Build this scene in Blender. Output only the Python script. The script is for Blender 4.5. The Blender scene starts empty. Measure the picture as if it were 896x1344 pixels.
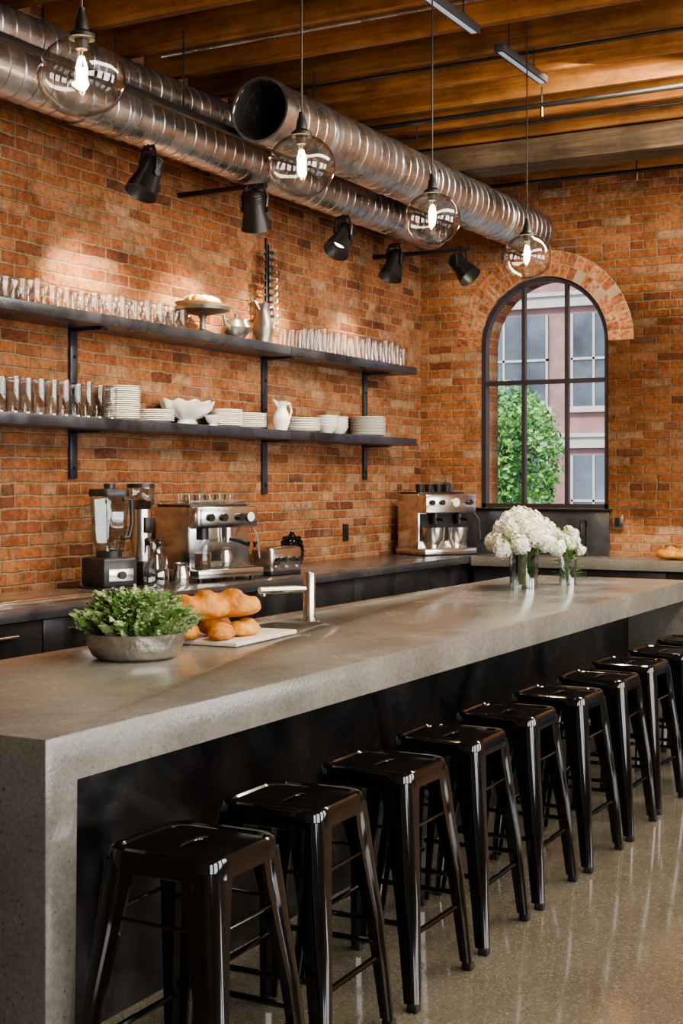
import bpy, bmesh, math, random
from mathutils import Vector, Matrix, Euler, noise
random.seed(7)
sc = bpy.context.scene
COL = sc.collection
rad = math.radians

# ------------------------------------------------------------------ materials
def newmat(name):
    m = bpy.data.materials.new(name); m.use_nodes = True
    nt = m.node_tree
    b = nt.nodes['Principled BSDF']
    return m, nt, b
def N(nt, typ, **kw):
    n = nt.nodes.new(typ)
    for k, v in kw.items():
        if k in n.inputs: n.inputs[k].default_value = v
        else: setattr(n, k, v)
    return n
def ramp(nt, stops):
    r = nt.nodes.new('ShaderNodeValToRGB')
    e = r.color_ramp.elements
    while len(e) < len(stops): e.new(0.5)
    for i, (p, c) in enumerate(stops):
        e[i].position = p
        e[i].color = (c, c, c, 1) if isinstance(c, (int, float)) else (*c, 1)
    return r
def mixc(nt, fac, a, b, mode='MIX'):
    m = nt.nodes.new('ShaderNodeMix'); m.data_type = 'RGBA'; m.blend_type = mode
    for sock, v in ((m.inputs[0], fac), (m.inputs[6], a), (m.inputs[7], b)):
        if isinstance(v, (int, float)): sock.default_value = v
        elif isinstance(v, tuple): sock.default_value = (*v, 1)
        else: nt.links.new(v, sock)
    return m.outputs[2]
def simple(name, col, rough=0.5, metal=0.0, var=0.15, scale=8, bump=0.0, bscale=60, coat=0.0, rvar=0.0, emis=None, estr=0, spec=0.5, sub=0):
    m, nt, b = newmat(name)
    tc = N(nt, 'ShaderNodeTexCoord')
    no = N(nt, 'ShaderNodeTexNoise', Scale=scale, Detail=5.0, Roughness=0.6)
    nt.links.new(tc.outputs['Object'], no.inputs['Vector'])
    r = ramp(nt, [(0.3, tuple(c*(1-var) for c in col)), (0.7, tuple(min(1, c*(1+var)) for c in col))])
    nt.links.new(no.outputs['Fac'], r.inputs['Fac'])
    nt.links.new(r.outputs['Color'], b.inputs['Base Color'])
    b.inputs['Roughness'].default_value = rough
    if rvar:
        rr = ramp(nt, [(0.3, max(0.02, rough-rvar)), (0.7, min(1, rough+rvar))])
        nt.links.new(no.outputs['Fac'], rr.inputs['Fac'])
        nt.links.new(rr.outputs['Color'], b.inputs['Roughness'])
    b.inputs['Metallic'].default_value = metal
    b.inputs['Specular IOR Level'].default_value = spec
    b.inputs['Coat Weight'].default_value = coat
    b.inputs['Coat Roughness'].default_value = 0.05
    if emis:
        b.inputs['Emission Color'].default_value = (*emis, 1)
        b.inputs['Emission Strength'].default_value = estr
    if bump:
        n2 = N(nt, 'ShaderNodeTexNoise', Scale=bscale, Detail=4.0)
        nt.links.new(tc.outputs['Object'], n2.inputs['Vector'])
        bp = N(nt, 'ShaderNodeBump', Strength=bump, Distance=0.01)
        nt.links.new(n2.outputs['Fac'], bp.inputs['Height'])
        nt.links.new(bp.outputs['Normal'], b.inputs['Normal'])
    return m
MORTAR = (.48, .345, .225)
def brick_mat(name, ax, bloom=.6, orange=0.0):
    m, nt, b = newmat(name)
    tc = N(nt, 'ShaderNodeTexCoord')
    sp = N(nt, 'ShaderNodeSeparateXYZ'); nt.links.new(tc.outputs['Object'], sp.inputs[0])
    cb = N(nt, 'ShaderNodeCombineXYZ')
    nt.links.new(sp.outputs[ax], cb.inputs[0]); nt.links.new(sp.outputs[2], cb.inputs[1])
    dn = N(nt, 'ShaderNodeTexNoise', Scale=8.0, Detail=6.0, Roughness=.7)
    nt.links.new(tc.outputs['Object'], dn.inputs['Vector'])
    vm = N(nt, 'ShaderNodeVectorMath', operation='SUBTRACT'); vm.inputs[1].default_value = (.5, .5, .5)
    nt.links.new(dn.outputs['Color'], vm.inputs[0])
    vs = N(nt, 'ShaderNodeVectorMath', operation='SCALE'); vs.inputs['Scale'].default_value = 0.030
    nt.links.new(vm.outputs[0], vs.inputs[0])
    va = N(nt, 'ShaderNodeVectorMath', operation='ADD')
    nt.links.new(cb.outputs[0], va.inputs[0]); nt.links.new(vs.outputs[0], va.inputs[1])
    br = N(nt, 'ShaderNodeTexBrick', Scale=1.0)
    br.inputs['Brick Width'].default_value = 0.218
    br.inputs['Row Height'].default_value = 0.068
    br.inputs['Mortar Size'].default_value = 0.008
    br.inputs['Mortar Smooth'].default_value = 0.55
    br.inputs['Color1'].default_value = (0, 0, 0, 1); br.inputs['Color2'].default_value = (1, 1, 1, 1)
    br.inputs['Mortar'].default_value = (.5, .5, .5, 1)
    br.squash = 0.5; br.squash_frequency = 7
    nt.links.new(va.outputs[0], br.inputs['Vector'])
    o = orange
    r = ramp(nt, [(0.0, (.22+o*.10, .080+o*.03, .046)), (0.12, (.38+o*.08, .138+o*.02, .062)), (0.5, (.49+o*.08, .185+o*.03, .075)), (0.85, (.57+o*.06, .250+o*.02, .115)), (1, (.62, .37, .22))])
    nt.links.new(br.outputs['Color'], r.inputs['Fac'])
    n1 = N(nt, 'ShaderNodeTexNoise', Scale=32.0, Detail=8.0, Roughness=0.78)
    nt.links.new(tc.outputs['Object'], n1.inputs['Vector'])
    r1 = ramp(nt, [(0.34, .50), (0.60, 1.2)])
    nt.links.new(n1.outputs['Fac'], r1.inputs['Fac'])
    c1 = mixc(nt, 1.0, r.outputs['Color'], r1.outputs['Color'], 'MULTIPLY')
    r1b = ramp(nt, [(0.3, .6), (0.6, 1.12)]); nt.links.new(n1.outputs['Fac'], r1b.inputs['Fac'])
    mcol = mixc(nt, 1.0, MORTAR, r1b.outputs['Color'], 'MULTIPLY')
    c2 = mixc(nt, br.outputs['Fac'], c1, mcol)
    n2 = N(nt, 'ShaderNodeTexNoise', Scale=2.6, Detail=10.0, Roughness=0.8)
    nt.links.new(tc.outputs['Object'], n2.inputs['Vector'])
    r2 = ramp(nt, [(0.50, 0.0), (0.70, bloom)])
    nt.links.new(n2.outputs['Fac'], r2.inputs['Fac'])
    c3 = mixc(nt, r2.outputs['Color'], c2, (.58, .41, .27))
    n3 = N(nt, 'ShaderNodeTexNoise', Scale=3.4, Detail=9.0, Roughness=.75)
    nt.links.new(va.outputs[0], n3.inputs['Vector'])
    r3 = ramp(nt, [(0.38, .60), (0.52, 1.0)])
    nt.links.new(n3.outputs['Fac'], r3.inputs['Fac'])
    c4 = mixc(nt, 1.0, c3, r3.outputs['Color'], 'MULTIPLY')
    nt.links.new(c4, b.inputs['Base Color'])
    b.inputs['Roughness'].default_value = 0.85
    b.inputs['Specular IOR Level'].default_value = 0.25
    mt = N(nt, 'ShaderNodeMath', operation='MULTIPLY'); mt.inputs[1].default_value = -1.2
    nt.links.new(br.outputs['Fac'], mt.inputs[0])
    ma = N(nt, 'ShaderNodeMath', operation='MULTIPLY_ADD'); ma.inputs[1].default_value = 1.8
    nt.links.new(n1.outputs['Fac'], ma.inputs[0]); nt.links.new(mt.outputs[0], ma.inputs[2])
    bp = N(nt, 'ShaderNodeBump', Strength=1.0, Distance=0.016)
    nt.links.new(ma.outputs[0], bp.inputs['Height']); nt.links.new(bp.outputs['Normal'], b.inputs['Normal'])
    return m
def island_brick():
    m, nt, b = newmat('voussoir_brick')
    g = N(nt, 'ShaderNodeNewGeometry')
    r = ramp(nt, [(0.0, (.30, .105, .05)), (0.3, (.45, .165, .07)), (0.7, (.53, .21, .092)), (1, (.57, .30, .17))])
    nt.links.new(g.outputs['Random Per Island'], r.inputs['Fac'])
    n1 = N(nt, 'ShaderNodeTexNoise', Scale=30.0, Detail=6.0)
    tc = N(nt, 'ShaderNodeTexCoord'); nt.links.new(tc.outputs['Object'], n1.inputs['Vector'])
    r1 = ramp(nt, [(0.34, .42), (0.62, 1.2)])
    nt.links.new(n1.outputs['Fac'], r1.inputs['Fac'])
    c = mixc(nt, 1.0, r.outputs['Color'], r1.outputs['Color'], 'MULTIPLY')
    nt.links.new(c, b.inputs['Base Color']); b.inputs['Roughness'].default_value = .85
    bp = N(nt, 'ShaderNodeBump', Strength=0.8, Distance=0.012)
    nt.links.new(n1.outputs['Fac'], bp.inputs['Height']); nt.links.new(bp.outputs['Normal'], b.inputs['Normal'])
    return m
def concrete(name, c0, c1, rough=(.25, .5), pits=True, speck=False):
    m, nt, b = newmat(name)
    tc = N(nt, 'ShaderNodeTexCoord')
    n1 = N(nt, 'ShaderNodeTexNoise', Scale=2.4, Detail=10.0, Roughness=0.66)
    nt.links.new(tc.outputs['Object'], n1.inputs['Vector'])
    r = ramp(nt, [(0.34, c0), (0.66, c1)])
    nt.links.new(n1.outputs['Fac'], r.inputs['Fac'])
    col = r.outputs['Color']
    n2 = N(nt, 'ShaderNodeTexNoise', Scale=90.0, Detail=3.0)
    nt.links.new(tc.outputs['Object'], n2.inputs['Vector'])
    r2 = ramp(nt, [(0.3, .84), (0.7, 1.14)])
    nt.links.new(n2.outputs['Fac'], r2.inputs['Fac'])
    col = mixc(nt, 1.0, col, r2.outputs['Color'], 'MULTIPLY')
    if pits:
        v = N(nt, 'ShaderNodeTexVoronoi', Scale=60.0); nt.links.new(tc.outputs['Object'], v.inputs['Vector'])
        n4 = N(nt, 'ShaderNodeTexNoise', Scale=9.0, Detail=2.0); nt.links.new(tc.outputs['Object'], n4.inputs['Vector'])
        sx = N(nt, 'ShaderNodeSeparateColor'); nt.links.new(v.outputs['Color'], sx.inputs[0])
        th = N(nt, 'ShaderNodeMath', operation='MULTIPLY'); th.inputs[1].default_value = .26
        nt.links.new(sx.outputs[0], th.inputs[0])
        lt = N(nt, 'ShaderNodeMath', operation='SUBTRACT'); nt.links.new(th.outputs[0], lt.inputs[0]); nt.links.new(v.outputs['Distance'], lt.inputs[1])
        rp = ramp(nt, [(0.0, 0.0), (0.03, 1.0)]); nt.links.new(lt.outputs[0], rp.inputs['Fac'])
        g = N(nt, 'ShaderNodeNewGeometry'); gs = N(nt, 'ShaderNodeSeparateXYZ'); nt.links.new(g.outputs['Normal'], gs.inputs[0])
        ab = N(nt, 'ShaderNodeMath', operation='ABSOLUTE'); nt.links.new(gs.outputs[2], ab.inputs[0])
        iv = ramp(nt, [(0.3, 1.0), (0.8, 0.10)]); nt.links.new(ab.outputs[0], iv.inputs['Fac'])
        gt = ramp(nt, [(0.46, 0.0), (0.52, 0.75)]); nt.links.new(n4.outputs['Fac'], gt.inputs['Fac'])
        mm = N(nt, 'ShaderNodeMath', operation='MULTIPLY'); nt.links.new(rp.outputs['Color'], mm.inputs[0]); nt.links.new(gt.outputs['Color'], mm.inputs[1])
        m2 = N(nt, 'ShaderNodeMath', operation='MULTIPLY'); nt.links.new(mm.outputs[0], m2.inputs[0]); nt.links.new(iv.outputs['Color'], m2.inputs[1])
        col = mixc(nt, m2.outputs[0], col, (.08, .07, .055))
    if speck:
        v = N(nt, 'ShaderNodeTexVoronoi', Scale=170.0); nt.links.new(tc.outputs['Object'], v.inputs['Vector'])
        sx = N(nt, 'ShaderNodeSeparateColor'); nt.links.new(v.outputs['Color'], sx.inputs[0])
        rs = ramp(nt, [(0.0, (.07, .062, .048)), (0.2, (.19, .17, .13)), (0.85, (.24, .215, .165)), (0.96, (.52, .48, .41))])
        nt.links.new(sx.outputs[0], rs.inputs['Fac'])
        col = mixc(nt, 0.35, col, rs.outputs['Color'])
    nt.links.new(col, b.inputs['Base Color'])
    rr = ramp(nt, [(0.35, rough[0]), (0.7, rough[1])])
    nt.links.new(n1.outputs['Fac'], rr.inputs['Fac']); nt.links.new(rr.outputs['Color'], b.inputs['Roughness'])
    if not speck:
        bp = N(nt, 'ShaderNodeBump', Strength=.08, Distance=0.01)
        nt.links.new(n2.outputs['Fac'], bp.inputs['Height']); nt.links.new(bp.outputs['Normal'], b.inputs['Normal'])
    else:
        b.inputs['Coat Weight'].default_value = 1.0; b.inputs['Coat Roughness'].default_value = .06
    return m
def wood(name, cols, axis=1, rough=.6, lo=.6, hi=1.2):
    m, nt, b = newmat(name)
    tc = N(nt, 'ShaderNodeTexCoord')
    mp = N(nt, 'ShaderNodeMapping')
    s = [14, 14, 14]; s[axis] = .8
    mp.inputs['Scale'].default_value = s
    nt.links.new(tc.outputs['Object'], mp.inputs['Vector'])
    n = N(nt, 'ShaderNodeTexNoise', Scale=1.5, Detail=8.0, Roughness=.65, Distortion=.6)
    nt.links.new(mp.outputs[0], n.inputs['Vector'])
    r = ramp(nt, [(0.28, cols[0]), (0.5, cols[1]), (0.74, cols[2])])
    nt.links.new(n.outputs['Fac'], r.inputs['Fac'])
    g = N(nt, 'ShaderNodeNewGeometry')
    rr = ramp(nt, [(0, lo), (1, hi)]); nt.links.new(g.outputs['Random Per Island'], rr.inputs['Fac'])
    c = mixc(nt, 1.0, r.outputs['Color'], rr.outputs['Color'], 'MULTIPLY')
    n2 = N(nt, 'ShaderNodeTexNoise', Scale=2.5, Detail=5.0, Roughness=.7); nt.links.new(tc.outputs['Object'], n2.inputs['Vector'])
    r2 = ramp(nt, [(0.35, .55), (0.6, 1.1)]); nt.links.new(n2.outputs['Fac'], r2.inputs['Fac'])
    c = mixc(nt, 1.0, c, r2.outputs['Color'], 'MULTIPLY')
    nt.links.new(c, b.inputs['Base Color']); b.inputs['Roughness'].default_value = rough
    bp = N(nt, 'ShaderNodeBump', Strength=0.4, Distance=0.01)
    nt.links.new(n.outputs['Fac'], bp.inputs['Height']); nt.links.new(bp.outputs['Normal'], b.inputs['Normal'])
    return m
def thin_glass(name, tint=(.98, .99, .99), edge=(.50, .58, .58), e0=.45, f0=.07, f1=.75, ripple=0):
    m = bpy.data.materials.new(name); m.use_nodes = True; nt = m.node_tree
    for n in list(nt.nodes): nt.nodes.remove(n)
    o = N(nt, 'ShaderNodeOutputMaterial')
    lw = N(nt, 'ShaderNodeLayerWeight', Blend=0.5)
    r = ramp(nt, [(e0, tint), (1.0, edge)]); nt.links.new(lw.outputs['Facing'], r.inputs['Fac'])
    tr = N(nt, 'ShaderNodeBsdfTransparent'); nt.links.new(r.outputs['Color'], tr.inputs['Color'])
    gl = N(nt, 'ShaderNodeBsdfGlossy', Roughness=0.03)
    fr = ramp(nt, [(0.0, f0), (0.6, f0*1.8), (1.0, f1)]); nt.links.new(lw.outputs['Facing'], fr.inputs['Fac'])
    if ripple:
        tc = N(nt, 'ShaderNodeTexCoord'); nn = N(nt, 'ShaderNodeTexNoise', Scale=12.0, Detail=1.0); nt.links.new(tc.outputs['Object'], nn.inputs['Vector'])
        bp = N(nt, 'ShaderNodeBump', Strength=ripple, Distance=.02); nt.links.new(nn.outputs['Fac'], bp.inputs['Height']); nt.links.new(bp.outputs['Normal'], gl.inputs['Normal'])
    mx = N(nt, 'ShaderNodeMixShader')
    nt.links.new(fr.outputs['Color'], mx.inputs[0]); nt.links.new(tr.outputs[0], mx.inputs[1]); nt.links.new(gl.outputs[0], mx.inputs[2])
    nt.links.new(mx.outputs[0], o.inputs['Surface'])
    return m
def steel_dark(name, c0, c1, rough=.3, metal=.7, scale=2.5):
    m, nt, b = newmat(name)
    tc = N(nt, 'ShaderNodeTexCoord')
    n = N(nt, 'ShaderNodeTexNoise', Scale=scale, Detail=7.0, Roughness=.6, Distortion=.8)
    nt.links.new(tc.outputs['Object'], n.inputs['Vector'])
    r = ramp(nt, [(0.35, c0), (0.7, c1)]); nt.links.new(n.outputs['Fac'], r.inputs['Fac'])
    nt.links.new(r.outputs['Color'], b.inputs['Base Color'])
    rr = ramp(nt, [(0.3, rough-.08), (0.7, rough+.12)]); nt.links.new(n.outputs['Fac'], rr.inputs['Fac'])
    nt.links.new(rr.outputs['Color'], b.inputs['Roughness'])
    b.inputs['Metallic'].default_value = metal
    return m

M = {}
M['brickL'] = brick_mat('brick_long_wall', 0, .52)
M['brickB'] = brick_mat('brick_window_wall', 1, .34, .6)
M['vous'] = island_brick()
M['mortar'] = simple('mortar', tuple(c*.85 for c in MORTAR), .9)
M['conc'] = concrete('island_concrete', (.145, .137, .120), (.230, .219, .193), (.14, .32))
M['floor'] = concrete('polished_floor', (.146, .131, .098), (.208, .189, .146), (.08, .18), pits=False, speck=True)
M['joist'] = wood('joist_wood', [(.17, .062, .018), (.40, .17, .05), (.58, .29, .108)], 1, .55, .45, 1.2)
M['deck'] = wood('deck_wood', [(.05, .02, .008), (.12, .05, .018), (.20, .09, .035)], 0, .6)
M['beam'] = wood('old_beam_wood', [(.05, .034, .023), (.12, .08, .05), (.22, .155, .10)], 1, .75)
M['glass'] = thin_glass('clear_glass')
M['rim'] = thin_glass('glass_rim', (.80, .86, .86), (.50, .58, .58), .2, .25, .85)
M['globe'] = thin_glass('globe_glass', (.97, .955, .93), (.30, .26, .21), .50, .12, .85, ripple=.25)
M['pane'] = thin_glass('window_glass', (.98, .99, .99), (.85, .9, .9), f0=.03)
M['bsteel'] = steel_dark('blackened_steel', (.030, .030, .032), (.11, .11, .11), .22, .8)
M['shelf'] = steel_dark('shelf_steel', (.050, .058, .078), (.11, .12, .15), .30, .7, 4)
M['ctop'] = steel_dark('counter_steel', (.12, .125, .145), (.24, .24, .255), .20, .75, 3)
M['ss'] = simple('stainless_steel', (.68, .66, .63), .22, 1.0, .10, 5, rvar=.05)
M['galv'] = simple('galvanised_duct', (.55, .55, .57), .30, .95, .22, 5, rvar=.1)
M['black'] = simple('black_gloss_paint', (.006, .0055, .0055), .09, 0, .2, 6, coat=.4, rvar=.03, spec=.5)
M['blackm'] = simple('black_satin_metal', (.022, .021, .021), .34, .2, .2, 10)
M['blackp'] = simple('black_plastic', (.018, .018, .02), .3, 0, .2, 10)
M['rubber_shade'] = simple('rubber_foot_slot_shade', (.02, .02, .02), .8)
M['white'] = simple('white_porcelain', (.84, .82, .77), .2, 0, .03, 5, coat=.3)
M['board'] = simple('marble_board', (.76, .70, .60), .35, 0, .12, 7)
def crust():
    m, nt, b = newmat('bread_crust')
    tc = N(nt, 'ShaderNodeTexCoord')
    n = N(nt, 'ShaderNodeTexNoise', Scale=11.0, Detail=7.0, Roughness=.7); nt.links.new(tc.outputs['Object'], n.inputs['Vector'])
    r = ramp(nt, [(0.28, (.34, .10, .016)), (0.45, (.60, .23, .035)), (0.62, (.72, .35, .08)), (0.82, (.84, .58, .26))])
    nt.links.new(n.outputs['Fac'], r.inputs['Fac']); nt.links.new(r.outputs['Color'], b.inputs['Base Color'])
    b.inputs['Roughness'].default_value = .5
    n2 = N(nt, 'ShaderNodeTexNoise', Scale=60.0, Detail=6.0); nt.links.new(tc.outputs['Object'], n2.inputs['Vector'])
    bp = N(nt, 'ShaderNodeBump', Strength=.8, Distance=.008); nt.links.new(n2.outputs['Fac'], bp.inputs['Height']); nt.links.new(bp.outputs['Normal'], b.inputs['Normal'])
    return m
M['crust'] = crust()
M['crumb'] = simple('bread_score', (.84, .62, .34), .75, 0, .15, 30, bump=.4)
M['leafg'] = simple('greens_leaf', (.13, .25, .065), .5, 0, .55, 30)
M['leafl'] = simple('greens_leaf_light', (.40, .52, .26), .5, 0, .35, 30)
M['petal'] = simple('white_petal', (.88, .88, .78), .6, 0, .08, 25)
M['petalg'] = simple('cream_green_petal', (.74, .80, .56), .6, 0, .12, 25)
M['stem'] = simple('flower_stem', (.12, .26, .05), .5, 0, .4, 15)
M['water'] = thin_glass('water', (.90, .95, .91), (.6, .7, .6))
M['wframe'] = simple('window_frame_paint', (.045, .035, .040), .45, .1, .2, 8)
M['fil'] = simple('filament', (1, .6, .25), .5, emis=(1, .62, .26), estr=110)
M['bulbglow'] = simple('lamp_lens', (1, .9, .75), .5, emis=(1, .86, .66), estr=14)
M['led'] = simple('linear_led', (.3, .34, .4), .5, emis=(.55, .78, 1), estr=.30)
M['alu'] = simple('fixture_grey', (.05, .052, .058), .45, .3)
M['brass'] = simple('brass', (.45, .30, .12), .3, 1)
M['gauge'] = simple('gauge_face', (.8, .8, .78), .4)
M['red'] = simple('coffee_beans', (.06, .025, .012), .4, 0, .5, 60, bump=.6, bscale=120)
M['plaster'] = simple('dark_plaster_wall', (.20, .18, .16), .8, 0, .1, 2)
M['cab'] = steel_dark('cabinet_steel', (.03, .03, .036), (.085, .085, .095), .30, .6)
M['facade'] = simple('facade_brick', (.30, .175, .165), .8, 0, .2, 3)
M['stone'] = simple('facade_stone', (.44, .40, .39), .8, 0, .1, 2)
M['fglass'] = simple('facade_glass', (.10, .12, .15), .10, .2, .6, .8)
M['asphalt'] = simple('asphalt', (.16, .16, .17), .9, 0, .15, 2)
M['treeleaf'] = simple('tree_leaf', (.17, .42, .09), .5, 0, .6, 2.5)
M['treeleaf2'] = simple('tree_leaf_dark', (.07, .20, .055), .5, 0, .5, 2.5)
M['bark'] = simple('bark', (.14, .09, .06), .9, 0, .4, 12, bump=.6)
M['wicker'] = simple('wood_bowl', (.42, .27, .14), .6, 0, .3, 30)
M['pewter'] = simple('pewter', (.30, .28, .25), .32, .9, .3, 12)
M['hammered'] = simple('hammered_silver', (.58, .56, .52), .28, .95, .25, 20, bump=.5, bscale=45)

# ------------------------------------------------------------------ builder
class B:
    def __init__(s, name):
        s.name = name; s.bm = bmesh.new(); s.mats = []
    def mi(s, mat):
        if mat not in s.mats: s.mats.append(mat)
        return s.mats.index(mat)
    def merge(s, t, mat, mtx=None, norm=True):
        if norm: bmesh.ops.recalc_face_normals(t, faces=t.faces)
        if mtx is not None: bmesh.ops.transform(t, matrix=mtx, verts=t.verts)
        i = s.mi(mat)
        for f in t.faces: f.material_index = i; f.smooth = True
        me = bpy.data.meshes.new('t'); t.to_mesh(me); t.free()
        s.bm.from_mesh(me); bpy.data.meshes.remove(me)
    def box(s, c, d, mat, bev=0.0, rot=None, seg=2, mtx=None):
        t = bmesh.new(); bmesh.ops.create_cube(t, size=1)
        for v in t.verts: v.co = Vector((v.co.x*d[0], v.co.y*d[1], v.co.z*d[2]))
        if bev: bmesh.ops.bevel(t, geom=t.edges[:], offset=bev, segments=seg, profile=.5, affect='EDGES')
        m = Matrix.Translation(c)
        if rot: m = m @ Euler(rot).to_matrix().to_4x4()
        if mtx: m = mtx @ m
        s.merge(t, mat, m)
    def bx(s, x0, x1, y0, y1, z0, z1, mat, bev=0.0):
        s.box(((x0+x1)/2, (y0+y1)/2, (z0+z1)/2), (x1-x0, y1-y0, z1-z0), mat, bev)
    def lathe(s, prof, o, mat, seg=28, mtx=None, sx=1, sy=1):
        t = bmesh.new(); rings = []
        for r, z in prof:
            if r < 1e-6: rings.append([t.verts.new((0, 0, z))])
            else: rings.append([t.verts.new((r*sx*math.cos(2*math.pi*i/seg), r*sy*math.sin(2*math.pi*i/seg), z)) for i in range(seg)])
        for a, b in zip(rings, rings[1:]):
            if len(a) == 1 and len(b) == 1: continue
            for i in range(seg):
                j = (i+1) % seg
                if len(a) == 1: t.faces.new((a[0], b[i], b[j]))
                elif len(b) == 1: t.faces.new((a[i], a[j], b[0]))
                else: t.faces.new((a[i], a[j], b[j], b[i]))
        m = Matrix.Translation(o)
        if mtx: m = m @ mtx
        s.merge(t, mat, m)
    def cyl(s, p0, p1, r0, mat, r1=None, seg=20, caps=True):
        p0 = Vector(p0); p1 = Vector(p1); r1 = r0 if r1 is None else r1
        L = (p1-p0).length
        q = (p1-p0).to_track_quat('Z', 'Y').to_matrix().to_4x4()
        pr = [(r0, 0), (r1, L)]
        if caps: pr = [(0, 0)]+pr+[(0, L)]
        s.lathe(pr, p0, mat, seg, q)
    def tube(s, pts, r, mat, seg=8, closed=False):
        pts = [Vector(p) for p in pts]; n = len(pts)
        t = bmesh.new(); rings = []
        up = None
        for i, p in enumerate(pts):
            a = pts[i-1] if (i > 0 or closed) else p
            b = pts[(i+1) % n] if (i < n-1 or closed) else p
            d = (b-a).normalized()
            if up is None:
                up = Vector((0, 0, 1)) if abs(d.z) < .9 else Vector((1, 0, 0))
            x = up.cross(d)
            if x.length < 1e-5: x = Vector((1, 0, 0)).cross(d)
            x.normalize(); y = d.cross(x).normalized(); up = y
            rr = r[i] if isinstance(r, (list, tuple)) else r
            rings.append([t.verts.new(p + x*rr*math.cos(2*math.pi*k/seg) + y*rr*math.sin(2*math.pi*k/seg)) for k in range(seg)])
        rng = range(n) if closed else range(n-1)
        for i in rng:
            a, b = rings[i], rings[(i+1) % n]
            for k in range(seg):
                t.faces.new((a[k], a[(k+1) % seg], b[(k+1) % seg], b[k]))
        if not closed:
            t.faces.new(rings[0]); t.faces.new(rings[-1])
        s.merge(t, mat)
    def loft(s, loops, mat, cap0=True, cap1=True, mtx=None):
        t = bmesh.new()
        R = [[t.verts.new(p) for p in l] for l in loops]; n = len(R[0])
        for a, b in zip(R, R[1:]):
            for k in range(n): t.faces.new((a[k], a[(k+1) % n], b[(k+1) % n], b[k]))
        if cap0: t.faces.new(R[0])
        if cap1: t.faces.new(R[-1])
        s.merge(t, mat, mtx)
    def ball(s, c, r, mat, sub=2, scale=(1, 1, 1), rot=None, nz=0, nf=3):
        t = bmesh.new(); bmesh.ops.create_icosphere(t, subdivisions=sub, radius=1)
        for v in t.verts:
            k = 1 + (nz*noise.noise(v.co*nf + Vector(c)*13) if nz else 0)
            v.co = Vector((v.co.x*r*scale[0]*k, v.co.y*r*scale[1]*k, v.co.z*r*scale[2]*k))
        m = Matrix.Translation(c)
        if rot: m = m @ Euler(rot).to_matrix().to_4x4()
        s.merge(t, mat, m)
    def quads(s, ql, mat):
        t = bmesh.new()
        for q in ql: t.faces.new([t.verts.new(p) for p in q])
        s.merge(t, mat, norm=False)
    def done(s, loc=(0, 0, 0), rz=0, ang=38, sc_=1.0):
        me = bpy.data.meshes.new(s.name); s.bm.to_mesh(me); s.bm.free()
        for m in s.mats: me.materials.append(m)
        try: me.set_sharp_from_angle(angle=rad(ang))
        except Exception: pass
        o = bpy.data.objects.new(s.name, me); COL.objects.link(o)
        o.location = loc; o.rotation_euler = (0, 0, rz); o.scale = (sc_, sc_, sc_)
        return o
def boolean_cut(o, cut):
    md = o.modifiers.new('b', 'BOOLEAN'); md.operation = 'DIFFERENCE'; md.object = cut; md.solver = 'EXACT'
    dg = bpy.context.evaluated_depsgraph_get(); dg.update()
    me = bpy.data.meshes.new_from_object(o.evaluated_get(dg))
    o.modifiers.clear(); old = o.data; o.data = me; bpy.data.meshes.remove(old)
    bpy.data.objects.remove(cut, do_unlink=True)

# ------------------------------------------------------------------ key dims
WY = 4.98      # long brick wall
WX = 10.60     # window wall
TOP = 0.92
CZ = 3.90
X0, Y0 = -3.0, -4.5

# ------------------------------------------------------------------ room shell
b = B('floor'); b.bx(X0-.3, WX+.4, Y0-.3, WY+.3, -.1, 0, M['floor']); b.done()
b = B('wall_left'); b.bx(X0-.3, WX+.4, WY, WY+.3, 0, 4.3, M['brickL']); b.done()
b = B('wall_front'); b.bx(X0-.3, X0, Y0, WY, 0, 4.3, M['plaster']); b.done()
b = B('wall_right')
b.bx(X0-.3, WX+.4, Y0-.3, Y0, 0, .8, M['plaster']); b.bx(X0-.3, WX+.4, Y0-.3, Y0, 3.2, 4.3, M['plaster'])
xs = [X0-.3, -1.5, .5, 1.5, 3.5, 4.5, 6.5, 7.5, 9.5, WX+.4]
for i in range(0, 9, 2): b.bx(xs[i], xs[i+1] if i < 8 else WX+.4, Y0-.3, Y0, .8, 3.2, M['plaster'])
b.done()
WB0, WB1, WZ0, SPR, RAD = 3.335, 4.435, 1.29, 2.63, .55
WC = (WB0+WB1)/2
b = B('wall_back'); b.bx(WX, WX+.4, Y0, WY, 0, 4.3, M['brickB']); wb = b.done()
def arch_pts(r, x, zb, n=24):
    p = [(x, WC-r, zb), ]
    for i in range(n+1):
        a = math.pi - math.pi*i/n
        p.append((x, WC + r*math.cos(a), SPR + r*math.sin(a)))
    p.append((x, WC+r, zb)); return p
c = B('cut'); c.loft([arch_pts(RAD, WX-.1, WZ0), arch_pts(RAD, WX+.6, WZ0)], M['brickB']); cut = c.done()
boolean_cut(wb, cut)
b = B('trim_1_brick_arch')
for ring in range(2):
    r0 = RAD + .004 + ring*.104; r1 = r0+.096
    n = int(math.pi*(r0+.045)/.072)
    for i in range(n):
        a0 = math.pi*(i+.07)/n; a1 = math.pi*(i+.93)/n
        j = random.uniform(-.002, .003)
        l0 = [(WX-.004+j, WC+r*math.cos(a), SPR+r*math.sin(a)) for r, a in ((r0, a0), (r1, a0), (r1, a1), (r0, a1))]
        l1 = [(WX+.02, p[1], p[2]) for p in l0]
        b.loft([l0, l1], M['vous'])
ring = [[(WX-.0015, WC+r*math.cos(math.pi*i/40), SPR+r*math.sin(math.pi*i/40)) for i in range(41)] for r in (RAD, RAD+.208)]
t = bmesh.new(); R = [[t.verts.new(p) for p in l] for l in ring]
for i in range(40): t.faces.new((R[0][i], R[0][i+1], R[1][i+1], R[1][i]))
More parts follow.
